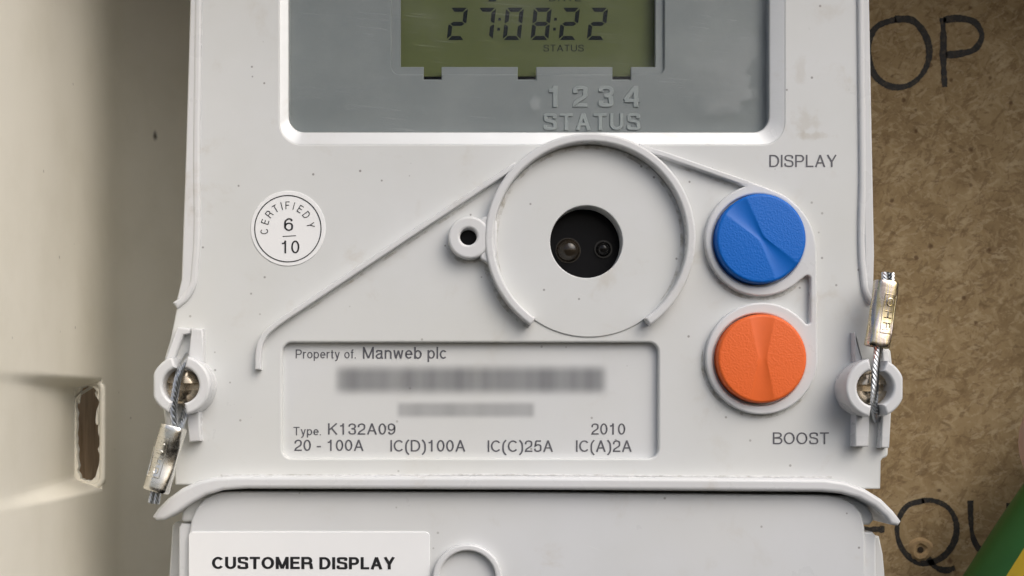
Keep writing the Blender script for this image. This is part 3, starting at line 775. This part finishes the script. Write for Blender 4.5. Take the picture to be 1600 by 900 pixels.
# uneven, patchy brown strips along ring, collars, lug and ribs
m_brown_film = Mat('patchy brown film', (.44, .375, .27), .8, 0, .1)
_t = m_brown_film.new('ShaderNodeBsdfTransparent'); _m = m_brown_film.new('ShaderNodeMixShader')
m_brown_film.l.new(m_brown_film.math('MULTIPLY', m_brown_film.smin(m_brown_film.noise(22, 6, .7),   .40, .75), .50), _m.inputs[0])
m_brown_film.l.new(_t.outputs[0], _m.inputs[1]); m_brown_film.l.new(m_brown_film.b.outputs[0], _m.inputs[2]); m_brown_film.l.new(_m.outputs[0], m_brown_film.n['Material Output'].inputs[0])
def brown_film(path, w, d):
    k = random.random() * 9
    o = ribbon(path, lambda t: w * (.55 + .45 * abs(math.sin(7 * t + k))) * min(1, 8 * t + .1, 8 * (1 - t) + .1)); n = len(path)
    add('brown_film', fix_normals(mesh([W(x, y, d) for x, y in o], [(i, i + 1, 2 * n - 2 - i, 2 * n - 1 - i) for i in range(n - 1)])), m_brown_film.m, meter)
brown_film(arc(920, 376, 145.5, 200, -40, 80), 7, 2.7)
brown_film(arc(920, 375.5, 166.5, 236, 190, 40), 7, .7)
brown_film(arc(BX, BY, 90.5, 200, 320, 50), 6, .7)
brown_film(arc(OX, OY, 90.5, 170, 330, 60), 6, .7)
brown_film(arc(733, 374, 36, 180, 330, 30), 5, .7)
brown_film([(470 + i * 8, 492.5 - i * 5.32) for i in range(36)], 4, .7)
brown_film([(1052 + i * 5, 258 + i * 1.74) for i in range(20)], 4, .7)
# print on the face
lettering('DISPLAY', 1202, 1307, 242, 261, .4, m_ink, meter, w=11)
lettering('BOOST', 1207.5, 1295, 675.5, 694, .4, m_ink, meter, w=11)
# certification sticker
st = plate('certification_sticker', [circle(450.5, 357, 58.5)], -.5, 1.2, m_sticker.m, meter, bev=.5, label='round white sticker with black ring and date')
SC = (450.5, 357.5)
n = 90
o_, i_ = circle(SC[0] - .5, SC[1], 52.6, n), circle(SC[0] - .5, SC[1], 51.0, n)
add('printed_ring', fix_normals(mesh([W(x, y, 1.6) for x, y in o_ + i_], [(j, (j + 1) % n, n + (j + 1) % n, n + j) for j in range(n)])), m_ink_black.m, st)
lettering('6', 444, 458, 341, 361, 1.6, m_ink_black, st, w=11)
lettering('10', 439, 468, 376, 396, 1.6, m_ink_black, st, w=11, gap=14)
add('printed_bar', mesh([W(x, y, 1.6) for x, y in ((442, 369), (462.5, 367.8), (462.5, 369), (442, 370.2))], [(0, 1, 2, 3)]), m_ink_black.m, st)
for ch, a in zip('CERTIFIEDY', (187, 163, 141.5, 121, 104.5, 90, 74.5, 57, 36, 9)):
    aw = glyph(ch, 11)[0]
    ra = math.radians(a)
    def warp(x, y, ra=ra):
        # letter box centred on 0, y up from the baseline circle
        rr = 30.5 - y; px_, py_ = SC[0] - 1 + rr * math.cos(ra), SC[1] - rr * math.sin(ra)
        return (px_ + x * math.sin(ra), py_ + x * math.cos(ra))
    sw = aw * .118
    lettering(ch, -sw / 2, sw / 2, -12, 0, 1.6, m_ink_black, st, w=11, warp=warp)

# lip along the bottom of the cover
LT = [(237, 808), (246, 795), (262, 779), (284, 763), (310, 751.5), (335, 746), (370, 744), (800, 744.5), (1290, 748), (1322, 753), (1352, 764), (1378, 780), (1397, 799), (1409, 815)]
LB = [(1404, 822), (1392, 820), (1384, 808), (1366, 792), (1342, 779), (1315, 771.5), (1285, 768.5), (800, 765), (385, 763.5), (350, 766), (322, 774), (298, 787), (278, 801), (258, 812.5), (244, 814)]
plate('drip_lip', [UL(LT + LB, 24)], -60, 24, m_rib.m, meter, bev=6, res=4)
m_dirt = Mat('dirt in the seam', (.5, .5, .5), .7)
_n = m_dirt.noise(7, 5, .7, vec=m_dirt.mapped((.5, 1, 1)))
m_dirt.set('Base Color', m_dirt.ramp(_n, [(.40, (.70, .70, .70)), (.52, (.60, .60, .60)), (.66, (.45, .44, .42))]))
plate('seam', [ribbon([(345, 742.3), (800, 741.5), (1300, 745.5)], 2.6)], -2, .8, m_dirt.m, meter, bev=.5)

# shoulders of the case under the lip
plate('case_shoulder', [[(281, 813), (283, 801), (290, 789), (303, 779), (330, 770), (420, 770), (420, 815), (285, 816)]], -70, -8, m_shell.m, meter, bev=4)
plate('case_shoulder', [[(1368, 814), (1366, 804), (1360, 793), (1348, 783), (1325, 775), (1240, 775), (1240, 820), (1362, 821)]], -70, -8, m_shell.m, meter, bev=4)
# terminal cover
tc_out = [(296, 1300), (296, 830), (299, 812), (307, 794), (320, 779), (340, 769.5), (365, 768), (800, 769), (1290, 773.5), (1314, 777), (1334, 788), (1346, 803), (1351, 826), (1352, 850), (1352, 1300)]
tc = plate('terminal_cover', [tc_out], -60, 2, m_cover.m, meter, bev=4, res=3)
plate('cover_flank', [[(278, 1300), (278, 824), (282, 819), (400, 819), (400, 835), (1250, 838), (1250, 831), (1366, 832), (1371, 838), (1373, 1300)]], -90, -6, m_cover.m, tc, bev=3)
plate('rear_flank', [UL([(261, 1300), (264, 900), (269, 821), (274, 816), (300, 816), (500, 840), (1200, 840), (1340, 837), (1374, 838), (1380, 866), (1383, 900), (1386, 1300)], -60)], -300, -60, m_cover.m, tc, bev=3)
sk = plate('instruction_sticker', [rrect(295.5, 830.5, 671.5, 1100, 7)], 1.5, 3.8, m_sticker.m, meter, bev=.8, label='white rectangular sticker headed in bold capitals')
lettering('CUSTOMER', 332, 489, 869.5, 888.5, 4.2, m_ink_black, sk, w=18, gap=9)
lettering('DISPLAY', 499.5, 617, 870, 889, 4.2, m_ink_black, sk, w=18, gap=9)
plate('moulded_ring', [circle(730, 903, 54), circle(730, 903, 44)], 0, 15, m_rib.m, tc, bev=3, res=3)

# seal bosses: split collars round the two cover screws
def boss(cx, cy, l0, l1, r0, r1, flat, h=55.0):
    k = (D - h) / D; cx, cy = U((cx, cy), h); ro, ri = 46.5 * k, 28.5 * k
    ce = lambda a0, a1: arc(cx, cy, ro, a0, a1, 26) + arc(cx, cy, ri, a1, a0, 26)
    for a0, a1, fl in ((l0, l1, -1), (r0, r1, 1)):
        lp = ce(a0, a1)
        if fl == flat: lp = [(max(x, cx - 43 * k) if flat < 0 else min(x, cx + 43.5 * k), y) for x, y in lp]
        plate('seal_collar', [lp], -75, h, m_rib.m, meter, bev=4, res=3)
boss(282, 602, 106, 246, 77, -79, -1)
boss(1368, 606, 102, 259, 66, -67, 1)
def wedge(pts, d, d0=-60, nm='seal_channel_wall'):
    plate(nm, [UL(pts, d)], d0, d, m_rib.m, meter, bev=2.5)
wedge([(277, 511), (297, 513), (296, 521), (286, 523), (270, 566), (257, 564)], 16)
wedge([(299.5, 513), (317, 513.5), (318, 572), (293, 562)], 22)
wedge([(257, 640), (268, 642), (271, 668), (261, 668)], 22)
wedge([(291, 640), (311, 636), (312.5, 689), (295, 691)], 24)
wedge([(1334.5, 519), (1336.5, 519), (1350, 566), (1337, 574)], 18)
wedge([(1379, 546), (1388, 545), (1392, 566), (1380, 566)], 18)
wedge([(1337, 642), (1359, 648), (1357.5, 698), (1336, 698)], 24)
wedge([(1379, 650), (1393, 640), (1390, 700), (1376, 700)], 18)

def screw(cx, cy, r, d):
    cx, cy = U((cx, cy), d)
    n = 40; hs = 5.2; m = 14
    # domed head in two halves either side of the slot
    def half(sgn):
        verts, faces = [], []
        N = 26
        xs = [-r + 2 * r * i / N for i in range(N + 1)]
        for x in xs:
            ymax = math.sqrt(max(r * r - x * x, 0)); ymax = max(ymax, hs + .01)
            for j in range(9):
                y = hs + (ymax - hs) * j / 8
                q = min(1.0, math.hypot(x, y) / r)
                verts.append(W(cx + x, cy + sgn * y, d - 9 + 10 * math.sqrt(max(0, 1 - q ** 2.6))))
            verts.append(W(cx + x, cy + sgn * ymax, d - 22))
            verts.append(W(cx + x, cy + sgn * hs, d - 22))
        M_ = 11
        for i in range(N):
            for j in range(9):
                a = i * M_ + j; faces.append((a, a + 1, a + 1 + M_, a + M_))
            a = i * M_; faces.append((a, a + M_, a + M_ + 10, a + 10))
        return fix_normals(mesh(verts, faces))
    root = add('cover_screw', join([half(1), half(-1)]), m_nickel.m, meter, sharp=40)
    plate('slot_floor', [circle(cx, cy, r * .97, 30)], d - 26, d - 17, m_nickel.m, root, bev=1)
    return root
screw(281, 604, 27.5, 28)
screw(1368, 606, 27, 28)
for cx, cy in ((282, 602), (1368, 606)):
    x_, y_ = U((cx, cy), 0)
    plate('screw_pocket', [circle(x_, y_, 31, 40)], -30, -12, m_black.m, meter, bev=1)

# ================================================================== WIRE SEALS
def stranded(path, r, turns, n_str=6):
    """twisted wire rope along working-unit points (x, y seen, d)"""
    P = [Vector(W(*U((x, y), d), d)) for x, y, d in smooth(path, 12)]
    m = len(P); out = []
    up = Vector((0, 1, 0)); fr_ = []
    for i in range(m):
        t = (P[min(i + 1, m - 1)] - P[max(i - 1, 0)]).normalized()
        s = t.cross(up).normalized(); fr_.append((s, s.cross(t)))
    rs = r * .36 * S; ro = r * .64 * S
    for k in range(n_str):
        pts = []
        for i in range(m):
            a = 2 * PI * (k / n_str + turns * i / (m - 1)); s, q = fr_[i]
            pts.append(P[i] + s * ro * math.cos(a) + q * ro * math.sin(a))
        out.append(loft(tube_rings(pts, rs, 6), cap0=True, cap1=True))
    out.append(loft(tube_rings(P, ro, 6)))
    return join(out)

def ferrule(p0, p1, w0, wm, w1, d0, d1, th):
    """crimped oval sleeve from p0 to p1 (seen), flattened towards the viewer"""
    a = Vector(W(*U(p0, d0), d0)); b = Vector(W(*U(p1, d1), d1)); t = (b - a).normalized()
    s = t.cross(Vector((0, 1, 0))).normalized(); q = s.cross(t).normalized()
    rings = []; n = 40; m = 18
    def ring(i, sc=1.0, sh=0.0):
        u = i / m
        w_ = w0 + (wm - w0) * u / .5 if u < .5 else wm + (w1 - wm) * (u - .5) / .5
        cr = 1 - .22 * math.exp(-((u - .5) / .28) ** 2)
        c0 = a + (b - a) * u + t * sh
        r_ = []
        for j in range(n):
            g = 2 * PI * j / n; c_, s_ = math.cos(g), math.sin(g); e = .8
            wob = 1 + .025 * math.sin(5 * g + 7 * u) + .02 * math.sin(11 * u + g)
            r_.append(c0 + s * (abs(c_) ** e * math.copysign(1, c_)) * w_ / 2 * S * sc * wob + q * (abs(s_) ** e * math.copysign(1, s_)) * th / 2 * S * sc * cr * wob)
        return r_
    rings.append(ring(0, .62, 14 * S)); rings.append(ring(0, .84, 1 * S)); rings.append(ring(0, .93, -1 * S)); rings.append(ring(0, 1.0, 1 * S))
    for i in range(1, m): rings.append(ring(i))
    rings.append(ring(m, 1.0, -1 * S)); rings.append(ring(m, .93, 1 * S)); rings.append(ring(m, .84, -1 * S)); rings.append(ring(m, .62, -14 * S))
    return loft(rings), a, b, s, q, t

def seal(name, label, f, wires, ends, mat, stamp, base, side_off, flip):
    root = thing(name, label, 'wire seal', base, 'crimped wire seals on the cover screws')
    me, a, b, s, q, t = ferrule(*f)
    fe = add('ferrule', me, mat.m, root, sharp=50)
    for path, r, turns in wires: add('twisted_wire', stranded(path, r, turns), m_wire.m, root)
    for e in ends: add('wire_end', stranded(*e), m_wire.m, root)
    # stamped panel: thin raised border and characters on the front of the sleeve
    L = (b - a).length; front = q if q.y < 0 else -q
    mid = a + (b - a) * .5; h = f[7] / 2 * S * .80 + .1 * S
    hw = min(f[2], f[3]) * .24
    def P3(u, v, z=0.0):
        uu = u / (L / S) + .5; vv = min(.97, abs(v + side_off) / (f[3] / 2))
        hh = f[7] / 2 * (1 - .22 * math.exp(-((uu - .5) / .28) ** 2)) * (1 - vv ** 2.5) ** .4
        return mid + t * u * S + s * (v + side_off) * S + front * (hh + .7 + z) * S
    meshes = []
    l2 = L / S * .30
    for (u0, v0, u1, v1) in ((-l2, -hw, l2, -hw), (-l2, hw, l2, hw), (-l2, -hw, -l2, hw), (l2, -hw, l2, hw)):
        meshes.append(loft(tube_rings([P3(u0 + (u1 - u0) * i / 8, v0 + (v1 - v0) * i / 8, -.4) for i in range(9)], 1.0 * S, 6), cap0=True, cap1=True))
    add('stamped_frame', join(meshes), mat.m, fe)
    tot, gls = strokes(stamp, 14, 30); meshes = []
    for g in gls:
        for st_ in g:
            if len(st_) < 2: continue
            pts = [P3(((x / tot) - .5) * l2 * 1.7 * flip, (y / 100 - .5) * hw * 1.3 * flip, -.2) for x, y in st_]
            meshes.append(loft(tube_rings(pts, .9 * S, 5)))
    add('lettering', join(meshes), mat.m, fe)
    return root
seal('wire_seal', 'crimped silver wire seal hanging below the left cover screw',
     ((271, 667), (244, 767), 40, 40, 40, 52, 58, 32),
     [([(293, 556, 12), (288, 566, 30), (281, 580, 42), (274, 612, 47), (271, 640, 48), (275, 680, 52)], 6.0, 3.2),
      ([(291, 628, 6), (289, 645, 20), (283, 662, 40), (279, 682, 50)], 6.0, 1.5)],
     [([(241, 760, 58), (236, 786, 60)], 5.2, .7), ([(248, 760, 58), (244, 787, 59)], 5.2, .7)],
     m_tin, '10HR', W(262, 775, 40), -8, 1)
seal('wire_seal', 'crimped brassy wire seal standing above the right cover screw',
     ((1385, 441), (1371, 541), 37, 38, 38, 40, 44, 26),
     [([(1374, 520, 42), (1371, 548, 44), (1368, 580, 46), (1366.5, 615, 44), (1366, 640, 30), (1370, 656, 2)], 6.0, 3.6),
      ([(1378, 520, 36), (1374, 552, 24), (1369, 580, 6)], 5.0, 1.5)],
     [([(1384, 450, 42), (1383, 426, 41)], 6.0, .7), ([(1391, 450, 42), (1392, 427, 41)], 6.0, -.7)],
     m_zinc, 'OHR', W(1371, 656, 0), 6, 1)

# ================================================================== EARTH CABLE and FINGER
def striped_cable():
    root = thing('earth_cable', 'thick green and yellow striped earth cable crossing the lower right corner', 'cable', W(1500, 1200, BD + 60))
    cd = -250.0
    seen = [(1434, 1160), (1504, 1020), (1576, 905), (1626, 828), (1694, 735), (1784, 640), (1914, 560)]
    P = [Vector(W(*U(p, cd), cd)) for p in smooth(seen, 10)]
    rg = tube_rings(P, 66 * S, 48, 0)
    n = 48; a0, a1 = 1, 18
    # ring index 0 points along s (right of the path); split the sheath into a green and a yellow arc
    v = [p for r in rg for p in r]
    def part(js):
        f = []
        for i in range(len(rg) - 1):
            for j in js:
                k = (j + 1) % n; f.append((i * n + j, i * n + k, (i + 1) * n + k, (i + 1) * n + j))
        me = mesh(v, f); bm = bmesh.new(); bm.from_mesh(me)
        bmesh.ops.delete(bm, geom=[x for x in bm.verts if not x.link_faces], context='VERTS')
        bmesh.ops.recalc_face_normals(bm, faces=bm.faces); bm.to_mesh(me); bm.free(); return me
    yel = [j % n for j in YEL]
    add('yellow_stripe', part(yel), m_yellow.m, root, label='yellow stripe of the sheath')
    add('green_sheath', part([j for j in range(n) if j not in yel]), m_green.m, root, label='green side of the sheath')
YEL = list(range(21, 40))
striped_cable()

def finger():
    root = thing('finger', 'bent pink finger just entering at the right edge above the cable', 'finger', W(1800, 760, 60))
    seen = [(1826, 520), (1751, 575), (1696, 630), (1668, 692), (1696, 752), (1750, 800), (1830, 850)]
    path = [Vector(W(*U(p, 60), 60)) for p in smooth(seen, 7)]
    rads = [72, 70, 66, 68, 64, 60, 56]
    rr = [r[0] for r in smooth([(x,) for x in rads], 7)]
    m = len(path)
    rings = tube_rings(path, lambda t: rr[min(int(round(t * (m - 1))), m - 1)] * S, 24)
    add('skin', loft(rings, cap0=True, cap1=True), m_skin.m, root, sharp=80)
finger()
